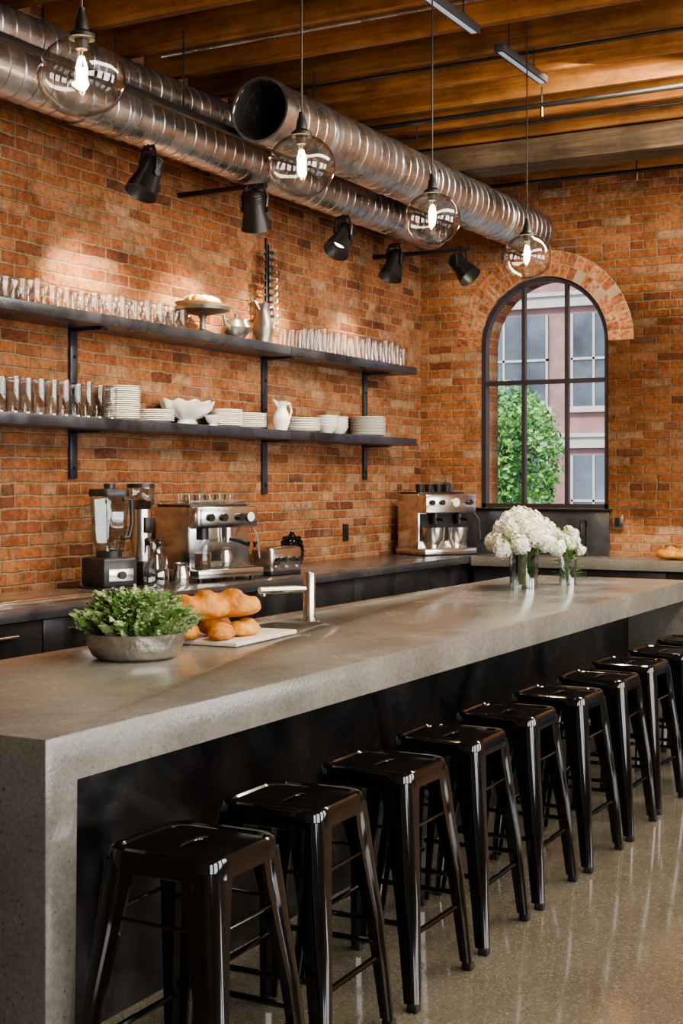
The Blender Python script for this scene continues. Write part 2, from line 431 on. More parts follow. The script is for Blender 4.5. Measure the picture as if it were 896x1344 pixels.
b.merge(t, M['mortar'])
b.done()
# window frame
b = B('window_1')
fx = WX+.05
def archbar(r0, r1, x0, x1, n=32):
    loops = []
    def sect(cx, cz, dx, dz):
        return [(x0, cx+dx*r0, cz+dz*r0), (x0, cx+dx*r1, cz+dz*r1), (x1, cx+dx*r1, cz+dz*r1), (x1, cx+dx*r0, cz+dz*r0)]
    loops.append([(x, WC+r, WZ0) for x, r in ((x0, r0), (x0, r1), (x1, r1), (x1, r0))])
    for i in range(n+1):
        a = math.pi*i/n
        loops.append(sect(WC, SPR, math.cos(a), math.sin(a)))
    loops.append([(x, WC-r, WZ0) for x, r in ((x0, r0), (x0, r1), (x1, r1), (x1, r0))])
    b.loft(loops, M['wframe'])
archbar(RAD-.04, RAD-.001, fx-.02, fx+.06)
b.bx(fx-.02, fx+.06, WB0, WB1, WZ0, WZ0+.035, M['wframe'])
for yy in (WC-.185, WC+.185):
    h = SPR + math.sqrt(RAD**2-.185**2)
    b.bx(fx-.005, fx+.045, yy-.014, yy+.014, WZ0+.03, h-.02, M['wframe'])
b.bx(fx-.01, fx+.05, WB0+.02, WB1-.02, 2.305, 2.34, M['wframe'])
p = arch_pts(RAD-.02, fx+.02, WZ0+.02); t = bmesh.new(); t.faces.new([t.verts.new(q) for q in p]); b.merge(t, M['pane'])
b.done()
b = B('backsplash_panel'); b.bx(WX-.03, WX-.002, 3.32, 4.60, TOP+.001, WZ0-.02, M['ctop'], .004)
b.bx(WX-.06, WX-.001, 3.30, 4.62, WZ0-.02, WZ0-.002, M['bsteel'], .004); b.done()

# ceiling
b = B('ceiling'); y = Y0
JD = .20
while y < WY-.01:
    b.bx(X0, WX, y+.002, min(y+.138, WY), CZ+JD, CZ+JD+.04, M['deck']); y += .14
b.bx(X0-.3, WX+.4, Y0-.3, WY+.3, CZ+JD+.04, CZ+.4, M['deck'])
b.done()
b = B('ceiling_joists'); x = WX-.20
while x > X0:
    b.bx(x-.03, x+.03, Y0+.01, WY-.01, CZ+.002+random.uniform(0, .012), CZ+JD-.001, M['joist'], .004); x -= .46
b.done()
b = B('ceiling_beam'); b.bx(9.02, 9.32, Y0+.01, WY-.01, 3.725, CZ, M['beam'], .012); b.done()
b = B('sprinkler_pipe')
for xx, zz in ((7.9, 3.79), (9.9, 3.79)):
    b.cyl((xx, Y0+.01, zz), (xx, WY-.01, zz), .016, M['blackm'], seg=12)
    for yy in (2.9, 1.2): b.cyl((xx, yy, zz-.07), (xx, yy, zz), .012, M['brass'], seg=10); b.cyl((xx, yy, zz), (xx, yy, CZ), .006, M['blackm'], seg=6)
b.done()
b = B('electrical_conduit')
for xx, zz in ((6.28, 3.888), (8.6, 3.888), (7.2, 3.888)):
    b.cyl((xx, Y0+.01, zz), (xx, 4.55 if xx < 7.5 else WY-.01, zz), .010, M['blackm'] if xx > 7 else M['galv'], seg=10)
b.done()

# ------------------------------------------------------------------ ducts
def duct(name, y, z, r, xa, xb):
    b = B(name)
    seg = 40
    t = [(r, 0), (r, xb-xa), (r-.004, xb-xa), (r-.004, 0), (r, 0)]
    m = Matrix.Rotation(math.pi/2, 4, 'Y')
    b.lathe(t, (xa, y, z), M['galv'], seg, m)
    pts = []; pitch = .10; n = int((xb-xa)/pitch*20)
    for i in range(n+1):
        a = 2*math.pi*i/20
        pts.append((xa+pitch*i/20, y+(r+.001)*math.cos(a), z+(r+.001)*math.sin(a)))
    b.tube(pts, .0045, M['galv'], 5)
    xj = xa
    while xj < xb:
        b.lathe([(r, -.03), (r+.009, -.03), (r+.009, .03), (r, .03)], (max(xj, xa+.03), y, z), M['galv'], seg, m); xj += 1.5
    for xj in [xa+.6+1.4*i for i in range(int((xb-xa)/1.4))]:
        b.tube([(xj, y+(r+.004)*math.cos(a), z+(r+.004)*math.sin(a)) for a in [2*math.pi*i/24 for i in range(24)]], .005, M['galv'], 5, closed=True)
        b.cyl((xj, y, z+r), (xj, y, CZ), .004, M['blackm'], seg=6)
    return b.done()
duct('spiral_duct', 3.95, 3.53, .17, 6.35, WX-.005)
duct('spiral_duct', 4.50, 3.46, .135, 1.0, 9.8)
duct('spiral_duct', 4.72, 3.74, .12, 1.0, 7.4)
b = B('lighting_track'); b.bx(1.0, 7.6, 4.19, 4.225, 3.45, 3.485, M['blackm'], .003)
for xx in (1.5, 3.0, 4.5, 6.0, 7.3): b.cyl((xx, 4.207, 3.48), (xx, 4.207, CZ), .005, M['blackm'], seg=6)
b.done()

# ------------------------------------------------------------------ lights helper
def light(name, typ, loc, energy, color, direction=None, **kw):
    d = bpy.data.lights.new(name, typ); d.energy = energy; d.color = color
    for k, v in kw.items(): setattr(d, k, v)
    o = bpy.data.objects.new(name, d); COL.objects.link(o); o.location = loc
    if direction: o.rotation_euler = Vector(direction).to_track_quat('-Z', 'Y').to_euler()
    return o

def spot(x, y, z, d, en=45, bar=False, aim=None):
    b = B('track_spotlight'); d = Vector(d).normalized()
    q = (d.to_track_quat('Z', 'Y').to_matrix().to_4x4()) @ Matrix.Scale(.90, 4)
    c = Vector((x, y, z))
    back = c - d*.115
    b.lathe([(0, 0), (.04, .0), (.058, .02), (.066, .06), (.072, .13), (.088, .19), (.10, .25), (.103, .26), (.098, .26), (.080, .20), (.05, .17), (0, .17)], back, M['blackm'], 32, q)
    b.lathe([(0, .172), (.055, .172), (.072, .185)], back, M['bulbglow'], 24, q)
    for i in range(4): b.lathe([(.060, .03+i*.014), (.070, .03+i*.014), (.070, .036+i*.014), (.060, .036+i*.014)], back, M['blackm'], 28, q)
    side = d.cross(Vector((0, 0, 1))).normalized()
    top = Vector((x, y, z+.15))
    for s in (-1, 1):
        b.tube([c+side*s*.068, c+side*s*.078+Vector((0, 0, .08)), top+side*s*.045, top], .009, M['blackm'], 6)
        b.cyl(c+side*s*.052, c+side*s*.084, .018, M['blackm'], seg=12)
    ztop = 3.30 if bar else 3.313
    b.cyl(top-Vector((0, 0, .01)), (x, y, ztop), .010, M['blackm'], seg=10)
    b.box((x, y, z+.14), (.045, .045, .03), M['blackm'], .004)
    if bar: b.bx(x-.018, x+.018, y-.08, WY-.002, 3.275, 3.305, M['blackm'], .002)
    b.done()
    light('spotlight_beam', 'SPOT', c+d*.15, en, (1, .79, .54), aim or d, spot_size=rad(90), spot_blend=1.0, shadow_soft_size=.04)
spot(5.98, 4.42, 3.15, (-.35, .12, -.75), 240, aim=(.25, .46, -.75))
spot(7.05, 4.42, 3.15, (.35, .15, -.75), 210, True, aim=(0, .44, -.75))
spot(8.17, 4.42, 3.15, (-.45, .10, -.6), 230, aim=(-.1, .44, -.75))
spot(9.72, 4.22, 3.16, (-.10, -.62, -.70), 80, True, aim=(-.2, -.5, -.8))
spot(9.36, 4.62, 3.16, (-.3, .1, -.8), 130, aim=(-.1, .2, -.8))
spot(3.2, 4.42, 3.15, (.2, .2, -.8), 160)
spot(4.6, 4.42, 3.15, (.2, .25, -.8), 220)

# ------------------------------------------------------------------ pendants
def pendant(x, y, z):
    b = B('globe_pendant_lamp'); r = .126; zs = .92
    prof = []
    n = 26
    for i in range(n+1):
        a = -math.pi/2 + (math.pi-.30)*i/n
        prof.append((max(0, r*math.cos(a)), r*zs*math.sin(a)))
    prof[0] = (0, -r*zs)
    prof += [(.036, r*zs*.965+.012)]
    b.lathe(prof, (x, y, z), M['globe'], 48)
    zt = z + r*zs
    b.lathe([(0, .085), (.010, .085), (.012, .065), (.018, .05), (.022, .02), (.038, .008), (.040, -.004), (.022, -.006), (.017, -.035), (0, -.035)], (x, y, zt), M['blackm'], 28)
    b.cyl((x, y, zt+.08), (x, y, CZ+.15), .0035, M['blackp'], seg=8)
    bz = zt-.035
    b.lathe([(.013, 0), (.017, -.015), (.024, -.045), (.026, -.075), (.022, -.105), (.010, -.12), (0, -.123)], (x, y, bz), M['glass'], 20)
    for k in range(5):
        a = 2*math.pi*k/5
        b.tube([(x+.006*math.cos(a), y+.006*math.sin(a), bz-.02), (x+.017*math.cos(a), y+.017*math.sin(a), bz-.055), (x+.014*math.cos(a+.6), y+.014*math.sin(a+.6), bz-.10)], .0012, M['fil'], 5)
    b.cyl((x, y, bz), (x, y, bz-.03), .004, M['brass'], seg=8)
    b.done()
    light('pendant_bulb', 'POINT', (x, y, bz-.06), 18, (1, .72, .42), shadow_soft_size=.02)
for x in (3.14, 4.41, 5.57, 6.75): pendant(x, 2.56, 2.675)
b = B('linear_ceiling_light')
for xa, xb in ((5.3, 6.37), (6.68, 7.35)):
    b.bx(xa, xb, 2.662, 2.718, 3.75, 3.79, M['alu'], .003); b.bx(xa+.02, xb-.02, 2.678, 2.702, 3.747, 3.7505, M['led'])
    for xx in (xa+.15, xb-.15): b.cyl((xx, 2.69, 3.79), (xx, 2.69, CZ+.15), .004, M['blackm'], seg=6)
b.done()

# ------------------------------------------------------------------ island
IX0, IX1, IY0, IY1, TH = 2.40, 8.13, 2.06, 3.12, .105
b = B('concrete_island')
prof = [(IX0, 0), (IX0, TOP), (IX1, TOP), (IX1, 0), (IX1-TH, 0), (IX1-TH, TOP-TH), (IX0+TH, TOP-TH), (IX0+TH, 0)]
t = bmesh.new()
A = [t.verts.new((x, IY0, z)) for x, z in prof]; C = [t.verts.new((x, IY1, z)) for x, z in prof]
for i in range(8): t.faces.new((A[i], A[(i+1) % 8], C[(i+1) % 8], C[i]))
for R in (A, C): t.faces.new(R)
bmesh.ops.bevel(t, geom=t.edges[:], offset=.006, segments=2, profile=.5, affect='EDGES')
b.merge(t, M['conc'])
isl = b.done()
c = B('cut'); c.bx(4.62, 4.93, 2.74, 3.0, TOP-.3, TOP+.1, M['conc']); cut = c.done(); boolean_cut(isl, cut)
b = B('island_base_panel')
b.bx(IX0+TH+.002, IX1-TH-.002, 2.40, 2.70, 0.0, TOP-TH-.002, M['bsteel'])
b.bx(IX0+TH+.002, IX1-TH-.002, 2.70, 3.08, 0.0, TOP-TH-.12, M['bsteel'])
b.done()
b = B('prep_sink')
b.bx(4.625, 4.925, 2.745, 2.75, TOP-.104, TOP-.006, M['ss']); b.bx(4.625, 4.925, 2.99, 2.995, TOP-.104, TOP-.006, M['ss'])
b.bx(4.625, 4.63, 2.745, 2.995, TOP-.104, TOP-.006, M['ss']); b.bx(4.92, 4.925, 2.745, 2.995, TOP-.104, TOP-.006, M['ss'])
b.bx(4.625, 4.925, 2.745, 2.995, TOP-.106, TOP-.10, M['ss'])
b.lathe([(0, .003), (.03, .003), (.035, 0)], (4.775, 2.87, TOP-.10), M['ss'], 20)
b.done()
b = B('island_faucet')
fx0, fy0 = 4.99, 2.86
b.lathe([(0, 0), (.034, 0), (.034, .008), (.026, .012), (.0255, .198), (.023, .204), (0, .204)], (fx0, fy0, TOP+.0005), M['ss'], 32)
b.cyl((fx0, fy0, TOP+.135), (fx0-.20, fy0+.12, TOP+.135), .016, M['ss'], seg=20)
b.cyl((fx0-.185, fy0+.111, TOP+.135), (fx0-.185, fy0+.111, TOP+.112), .011, M['ss'], seg=16)
b.cyl((fx0, fy0, TOP+.17), (fx0+.03, fy0-.0, TOP+.17), .008, M['ss'], seg=12)
b.done()

# ------------------------------------------------------------------ stools
def superloop(h, z, n=56, rc=.045):
    pts = []
    for i in range(n):
        a = 2*math.pi*(i+.5)/n
        c, s = math.cos(a), math.sin(a)
        k = h/max(abs(c), abs(s)); px, py = c*k, s*k
        q = h-rc
        if abs(px) > q and abs(py) > q:
            cx, cy = math.copysign(q, px), math.copysign(q, py)
            B_ = c*cx+s*cy; D = B_*B_-(cx*cx+cy*cy-rc*rc)
            k = B_+math.sqrt(max(0, D)); px, py = c*k, s*k
        pts.append((px, py, z))
    return pts
def slotloop(L, w, z, n=56):
    pts = []
    for i in range(n):
        a = 2*math.pi*(i+.5)/n
        c, s = math.cos(a), math.sin(a)
        k = 1/((abs(c)/L)**2.8+(abs(s)/w)**2.8)**(1/2.8)
        pts.append((c*k, s*k, z))
    return pts
def make_stool():
    b = B('metal_bar_stool'); S = .66
    b.loft([superloop(.152, S-.054), superloop(.155, S-.052), superloop(.153, S-.012), superloop(.150, S-.004), superloop(.144, S, rc=.042),
            superloop(.134, S-.001, rc=.038), superloop(.128, S-.006, rc=.034), superloop(.09, S-.0075, rc=.03), slotloop(.060, .021, S-.008), slotloop(.054, .0145, S-.009),
            slotloop(.052, .013, S-.012), slotloop(.052, .013, S-.03)], M['black'], False, False)
    b.loft([slotloop(.054, .015, S-.026), slotloop(.02, .006, S-.0262)], M['rubber_shade'], False, True)  # dark sheet closing the slot, stands in for shade inside the open hole
    b.loft([superloop(.146, S-.05), superloop(.146, S-.03), slotloop(.056, .018, S-.034)], M['black'], False, True)
    for sx in (-1, 1):
        for sy in (-1, 1):
            loops = []
            for z, h, w in ((S-.030, .1505, .084), (S-.10, .155, .078), (S-.20, .165, .068), (.30, .184, .054), (.15, .194, .044), (.02, .202, .036)):
                r = .022 if w > .05 else .014; tk = .010; e = .0065 if z < S-.05 else .002
                P = [(-w, 0), (-w*.66, .0), (-w*.58, e), (-r-.004, e)]
                for a in (80, 55, 35, 10): P.append((-r+(r+e)*math.cos(rad(a)), -r+(r+e)*math.sin(rad(a))))
                P += [(e, -r-.004), (e, -w*.58), (0, -w*.66), (0, -w), (-tk, -w), (-tk, -tk-.012), (-tk-.012, -tk), (-w, -tk)]
                loops.append([(sx*(h+p[0]), sy*(h+p[1]), z) for p in P])
            b.loft(loops, M['black'])
            b.box((sx*.193, sy*.193, .012), (.034, .034, .024), M['rubber_shade'], .006)
    for s in (-1, 1):
        h = .188
        b.tube([(-h+.02, s*(h-.012), .205), (h-.02, s*(h-.012), .205)], .0085, M['black'], 8)
        b.tube([(s*(h-.012), -h+.02, .235), (s*(h-.012), h-.02, .235)], .0085, M['black'], 8)
        b.tube([(-.13, s*.155, .50), (.13, s*.155, .50)], .005, M['black'], 8)
        b.tube([(s*.155, -.13, .50), (s*.155, .13, .50)], .005, M['black'], 8)
    return b
st = make_stool().done((2.675, 1.846, 0), ang=30)
for i in range(1, 10):
    o = bpy.data.objects.new('metal_bar_stool', st.data); COL.objects.link(o)
    o.location = (2.66+.524*i, 1.875+random.uniform(-.012, .012), 0); o.rotation_euler = (0, 0, rad(random.uniform(-2, 2)))

# ------------------------------------------------------------------ perimeter counters
b = B('back_counter')
b.bx(1.2, WX-.002, 4.24, WY-.002, TOP-.055, TOP, M['ctop'], .004)
b.bx(1.22, WX-.004, 4.30, WY-.004, .10, TOP-.056, M['cab'])
b.bx(1.22, WX-.004, 4.38, WY-.004, 0, .10, M['blackm'])
x = 1.25
while x < 9.2:
    b.bx(x+.004, x+.616, 4.282, 4.30, TOP-.24, TOP-.064, M['cab'], .003)
    b.bx(x+.004, x+.616, 4.282, 4.30, .12, TOP-.248, M['cab'], .003)
    if x < 5.6:
        b.cyl((x+.2, 4.255, TOP-.12), (x+.42, 4.255, TOP-.12), .007, M['ss'], seg=10)
        for q in (.21, .41): b.cyl((x+q, 4.255, TOP-.12), (x+q, 4.285, TOP-.12), .005, M['ss'], seg=8)
    x += .62
b.done()
b = B('window_counter')
b.bx(9.94, WX-.002, -1.0, 4.236, TOP-.075, TOP, M['conc'], .005)
b.bx(10.0, WX-.004, -.98, 4.234, .10, TOP-.076, M['cab'])
b.bx(10.08, WX-.004, -.98, 4.234, 0, .10, M['blackm'])
y = -.9
while y < 3.6:
    b.bx(9.982, 10.0, y+.004, y+.596, .12, TOP-.085, M['cab'], .003); y += .6
b.done()

# ------------------------------------------------------------------ shelves
def shelf(z0, z1):
    b = B('wall_shelf')
    b.bx(3.6, 7.93, 4.68, WY-.001, z0, z1, M['shelf'], .003)
    b.bx(7.935, 9.89, 4.68, WY-.001, z0, z1, M['shelf'], .003)
    return b.done()
UZ, LZ = 2.415, 1.848
shelf(2.355, UZ); shelf(1.79, LZ)
b = B('shelf_bracket')
for x, z0, z1 in ((6.02, 1.52, 2.354), (8.05, 1.42, 2.354), (9.55, 1.52, 2.354)):
    b.bx(x-.03, x+.03, WY-.02, WY-.001, z0, 1.789, M['shelf'], .003)
    b.bx(x-.03, x+.03, WY-.02, WY-.001, LZ+.001, z1, M['shelf'], .003)
    for zz in (1.785, 2.35):
        b.bx(x-.028, x+.028, 4.75, WY-.002, zz-.012, zz, M['shelf'], .002)
    for zz in (z0+.06, 2.0, 2.2): b.cyl((x, WY-.028, zz), (x, WY-.018, zz), .01, M['blackm'], seg=8)
b.done()

def tumbler(b, x, y, z, r, h, flare=1.1):
    b.lathe([(0, 0.004), (r*.9, .002), (r*.93, .006), (r*flare*.98, h)], (x, y, z), M['glass'], 18)
    b.lathe([(r*flare*.98+.001, h-.003), (r*flare*.98+.001, h), (r*flare*.98-.002, h-.001)], (x, y, z), M['rim'], 18)
    b.lathe([(0, .0), (r*.88, .0), (r*.88, .012), (0, .014)], (x, y, z), M['rim'], 14)
def glassrow(name, xa, xb, z, r, h, rows, stepx, handle=False, jit=.008, hv=.0):
    b = B(name); x = xa
    while x < xb:
        hh = h*random.uniform(1-hv, 1+hv)
        for i in range(rows):
            xx = x+random.uniform(-jit, jit)+(.04 if i % 2 else 0); yy = WY-.075-i*.13
            tumbler(b, xx, yy, z+.0005, r, hh, 1.08)
            if handle:
                b.tube([(xx+.004, yy-r-.002-.022*math.sin(math.pi*k/8), z+h*.5+.03*math.cos(math.pi*k/8)) for k in range(9)], .004, M['rim'], 6)
        x += stepx
    return b.done()
glassrow('glass_mugs', 3.9, 6.82, UZ, .045, .125, 2, .118, handle=True, hv=.1)
glassrow('drinking_glasses', 8.2, 9.78, UZ, .036, .165, 2, .098, hv=.12)
glassrow('drinking_glasses', 3.9, 6.08, LZ, .038, .185, 2, .098, hv=.08)

# crockery
def plates(x, y, z, n, r, t=.012):
    b = B('plate_stack')
    for i in range(n):
        zz = z+.0005+i*t
        b.lathe([(0, 0), (r*.6, 0), (r*.64, .003), (r, t*1.25), (r*.99, t*1.25+.003), (r*.62, .007), (0, .006)], (x+random.uniform(-.002, .002), y, zz), M['white'], 36)
    return b.done()
def bowls(x, y, z, n, r):
    b = B('bowl_stack')
    for i in range(n):
        zz = z+.0005+i*.022
        b.lathe([(0, 0), (r*.45, 0), (r*.48, .006), (r*.8, .03), (r, .065), (r*.97, .067), (r*.75, .034), (r*.4, .012), (0, .01)], (x, y, zz), M['white'], 36)
    return b.done()
plates(6.27, 4.82, LZ, 16, .105)
plates(6.60, 4.83, LZ, 6, .115); plates(7.34, 4.83, LZ, 9, .115); plates(7.62, 4.83, LZ, 8, .125)
plates(8.33, 4.83, LZ, 8, .13); bowls(8.66, 4.82, LZ, 4, .085); bowls(8.86, 4.84, LZ, 4, .085); plates(9.33, 4.83, LZ, 12, .14)
b = B('scalloped_serving_bowl')
t = bmesh.new(); rings = []
for r, z in [(0.0001, .0), (.075, 0), (.072, .02), (.06, .035), (.10, .05), (.165, .10), (.185, .145), (.18, .147), (.16, .10), (.09, .05), (.0001, .04)]:
    rg = []
    for i in range(64):
        a = 2*math.pi*i/64; k = 1+ (.05*math.cos(a*10) if r > .09 else 0)
        rg.append(t.verts.new((r*k*math.cos(a)*1.25, r*k*math.sin(a)*.66, z + (.008*math.cos(a*10) if z > .14 else 0))))
    rings.append(rg)
for p, q in zip(rings, rings[1:]):
    for i in range(64): t.faces.new((p[i], p[(i+1) % 64], q[(i+1) % 64], q[i]))
b.merge(t, M['white'])
b.done((6.94, 4.84, LZ+.0005))
b = B('gravy_boat')
b.lathe([(0, 0), (.030, 0), (.026, .010), (.045, .03), (.055, .06), (.052, .061), (.045, .034), (0, .016)], (0, 0, 0), M['white'], 28, sx=1.3, sy=.75)
b.tube([(.065, 0, .055), (.09, 0, .06), (.095, 0, .04), (.075, 0, .025), (.055, 0, .025)], .005, M['white'], 8)
b.done((7.04, 4.715, LZ+.0005))
def pitcher(name, x, y, z, mat, h=.19, r=.055):
    b = B(name)
    b.lathe([(0, 0), (r*.75, 0), (r*.7, .012), (r, h*.3), (r*.95, h*.5), (r*.6, h*.75), (r*.62, h*.85), (r*.8, h), (r*.76, h), (r*.56, h*.84), (r*.5, h*.7), (0, h*.6)], (0, 0, 0), mat, 28)
    b.tube([(r*.6, 0, h*.9), (r*1.3, 0, h*.95), (r*1.6, 0, h*.7), (r*1.3, 0, h*.42), (r*.9, 0, h*.38)], .007, mat, 8)
    b.tube([(-r*.5, 0, h*.85), (-r*.95, 0, h*1.0), (-r*1.2, 0, h*1.05)], [.018, .012, .005], mat, 8)
    b.done((x, y, z+.0005), rad(-15))
pitcher('white_pitcher', 7.99, 4.80, LZ, M['white'], .2, .062)
b = B('footed_compote')
b.lathe([(0, 0), (.075, 0), (.07, .012), (.02, .03), (.016, .09), (.03, .115), (.10, .13), (.17, .145), (.175, .165), (.165, .165), (.10, .145), (0, .14)], (0, 0, 0), M['pewter'], 36)
b.lathe([(0, .143), (.14, .148), (.19, .175), (.20, .185), (.19, .187), (.14, .16), (0, .155)], (0, 0, 0), M['wicker'], 36, sx=1.1, sy=.72)
for i in range(11):
    a = i*.6; b.ball((.10*math.cos(a), .06*math.sin(a), .205), .042, M['crumb'] if i % 3 else M['crust'], 2, (1.3, .9, .7), nz=.3)
b.done((7.05, 4.80, UZ+.0005))
b = B('silver_teapot'); b.lathe([(0, 0), (.05, 0), (.045, .012), (.085, .05), (.095, .085), (.07, .13), (.03, .145), (.012, .15), (.016, .17), (0, .178)], (0, 0, 0), M['pewter'], 32)
b.tube([(-.08, 0, .07), (-.13, 0, .10), (-.15, 0, .15)], [.018, .012, .008], M['pewter'], 8)
b.tube([(.06, 0, .13), (.13, 0, .15), (.15, 0, .10), (.085, 0, .06)], .007, M['pewter'], 8)
b.done((7.48, 4.83, UZ+.0005))
pitcher('antique_kettle', 7.76, 4.80, UZ, M['pewter'], .27, .07)
b = B('iron_hook_rack')
b.lathe([(0, 0), (.06, 0), (.055, .012), (.012, .02), (0, .02)], (0, 0, 0), M['blackm'], 24)
b.cyl((0, 0, .01), (0, 0, .70), .012, M['blackm'], seg=12)
b.box((-.045, .0, .40), (.014, .014, .68), M['blackm'])
for i in range(12):
    z = .12+i*.048; L = .105-.002*i
    b.lathe([(0, 0), (.03, .002), (.034, .012), (.03, .016), (0, .014)], (0, 0, z-.01), M['blackm'], 12)
    b.tube([(0, 0, z), (L*.6, 0, z-.008), (L, 0, z+.006), (L*1.05, 0, z+.024)], .007, M['pewter'], 6)
    b.tube([(0, 0, z), (-L*.7, 0, z-.008), (-L*.85, 0, z+.015)], .006, M['pewter'], 6)
b.done((7.97, 4.88, UZ+.0005))

b = B('wall_outlet'); b.bx(9.20, 9.28, WY-.012, WY-.001, 1.05, 1.18, M['blackp'], .003); b.bx(9.222, 9.258, WY-.016, WY-.011, 1.075, 1.155, M['blackm'], .002); b.done()
b = B('wall_outlet'); b.bx(WX-.05, WX-.001, 3.20, 3.29, 1.13, 1.24, M['ss'], .003); b.bx(WX-.055, WX-.049, 3.225, 3.265, 1.15, 1.22, M['blackp'], .002); b.done()

# ------------------------------------------------------------------ appliances (front = -y)
def espresso():
    b = B('espresso_machine')
    b.box((0, .02, .245), (.46, .30, .35), M['ss'], .012)
    b.box((0, -.02, .045), (.50, .42, .05), M['ss'], .008)
    b.box((0, -.10, .072), (.42, .22, .006), M['blackm'], .002)
    for i in range(14): b.box((-.195+i*.03, -.10, .077), (.008, .21, .004), M['ss'])
    b.box((0, -.15, .36), (.46, .10, .12), M['ss'], .012)
    b.box((0, -.204, .36), (.42, .006, .09), M['ss'], .002)
    for x in (-.15, -.05, .08): b.cyl((x, -.205, .36), (x, -.23, .36), .022, M['blackp'], seg=20)
    b.cyl((.16, -.205, .36), (.16, -.215, .36), .032, M['blackp'], seg=24); b.cyl((.16, -.214, .36), (.16, -.218, .36), .027, M['gauge'], seg=24)
    b.cyl((.04, -.14, .31), (.04, -.14, .245), .038, M['ss'], seg=24); b.cyl((.04, -.14, .245), (.04, -.14, .215), .034, M['ss'], seg=24)
    b.tube([(.04, -.17, .235), (.04, -.25, .225), (.04, -.32, .21)], [.010, .014, .016], M['blackp'], 10)
    b.tube([(.21, -.17, .30), (.225, -.20, .26), (.225, -.22, .12)], .006, M['ss'], 8)
    b.lathe([(0, 0), (.045, 0), (.05, .05), (.038, .085), (.042, .1), (.039, .1), (.034, .085), (0, .05)], (.05, -.11, .08), M['ss'], 24)
    b.lathe([(0, 0), (.05, 0), (.055, .13), (.045, .16), (0, .16)], (-.14, -.13, .075), M['glass'], 24)
    b.lathe([(0, 0), (.048, 0), (.05, .08), (0, .08)], (-.14, -.13, .078), M['red'], 24)
    b.cyl((-.14, -.13, .235), (-.14, -.13, .31), .04, M['blackp'], seg=20)
    b.box((0, .02, .425), (.44, .28, .012), M['blackm'], .003)
    for s in (-1, 1):
        b.tube([(-.21, s*.13+.02, .45), (.21, s*.13+.02, .45)], .005, M['ss'], 6)
        for x in (-.21, 0, .21): b.cyl((x, s*.13+.02, .43), (x, s*.13+.02, .45), .004, M['ss'], seg=6)
    for i in range(5):
        for j in range(2): b.lathe([(0, 0), (.024, 0), (.032, .055), (.022, .004), (0, .004)], (-.15+i*.078, -.04+j*.09, .432), M['glass'], 16)
    for sx in (-.2, .2):
        for sy in (-.18, .14): b.cyl((sx, sy, 0), (sx, sy, .022), .015, M['blackp'], seg=12)
    return b
espresso().done((6.84, 4.64, TOP+.0005), rad(-14), sc_=1.04)
b = B('commercial_coffee_brewer')
b.box((0, .03, .26), (.50, .28, .46), M['ss'], .015)
b.box((0, -.02, .03), (.52, .40, .05), M['ss'], .008)
b.box((0, -.16, .41), (.50, .12, .15), M['ss'], .012); b.box((0, -.221, .42), (.46, .004, .11), M['ss'], .002)
b.box((0, -.115, .22), (.46, .02, .22), M['blackm'])
for x in (-.2, -.1, .18): b.cyl((x, -.22, .42), (x, -.245, .42), .022, M['blackm'], seg=20)
b.cyl((.04, -.22, .42), (.04, -.23, .42), .04, M['ss'], seg=24); b.cyl((.04, -.229, .42), (.04, -.233, .42), .034, M['gauge'], seg=24)
for x in (-.12, .12):
    b.lathe([(0, 0), (.055, 0), (.06, .01), (.095, .07), (.104, .16), (.108, .16), (.109, .165), (.10, .165), (.09, .07), (.05, .015), (0, .012)], (x, -.125, .056), M['ss'], 32)
    b.cyl((x, -.16, .335), (x, -.16, .25), .03, M['blackm'], seg=20)
    b.tube([(x, -.18, .29), (x, -.28, .285)], [.011, .014], M['blackp'], 8)
b.box((0, .03, .495), (.46, .25, .012), M['blackm'], .003)
for i in range(4): b.lathe([(0, 0), (.03, 0), (.036, .06), (.033, .06), (.028, .004), (0, .004)], (-.15+i*.09, .0, .502), M['blackp'], 16)
b.lathe([(0, 0), (.05, 0), (.06, .05), (.03, .075), (.01, .08), (.012, .1), (0, .1)], (.16, .05, .502), M['pewter'], 20)
b.tube([(.27, -.14, .36), (.31, -.18, .28), (.31, -.2, .12)], .007, M['blackm'], 8)
b.done((10.10, 4.62, TOP+.0005), rad(-28))
b = B('countertop_blender')
b.box((0, 0, .08), (.20, .22, .15), M['blackp'], .02)
b.box((0, -.111, .07), (.14, .004, .06), M['ss'], .002); b.cyl((0, -.112, .07), (0, -.13, .07), .02, M['blackm'], seg=20)
b.cyl((0, 0, .155), (0, 0, .185), .065, M['blackm'], seg=24)
b.loft([superloop(r, z, 40, rc=r*.5) for r, z in ((.058, .185), (.070, .25), (.082, .46))], M['rim'], True, False)
b.loft([superloop(r, z, 40, rc=r*.5) for r, z in ((.084, .458), (.086, .475), (.082, .492), (.04, .497))], M['blackp'])
b.cyl((0, 0, .495), (0, 0, .52), .028, M['blackp'], seg=16)
b.tube([(.078, 0, .44), (.130, 0, .44), (.135, 0, .32), (.115, 0, .25), (.070, 0, .25)], .011, M['blackp'], 8)
for a in range(4): b.box((0, 0, .20), (.05, .008, .003), M['ss'], rot=(0, .3, a*math.pi/4))
b.box((0, 0, .0045), (.22, .24, .008), M['blackp'], .003)
b.done((6.00, 4.70, TOP+.0005), rad(-20), sc_=1.1)
b = B('coffee_grinder')
b.box((0, 0, .06), (.13, .18, .12), M['blackp'], .012)
b.cyl((0, .01, .12), (0, .01, .38), .055, M['ss'], seg=28)
b.lathe([(.055, .38), (.068, .42), (.07, .49)], (0, .01, 0), M['rim'], 28)
b.lathe([(0, .38), (.05, .385), (.056, .42), (0, .43)], (0, .01, 0), M['red'], 24)
b.cyl((0, .01, .49), (0, .01, .51), .071, M['blackp'], seg=28)
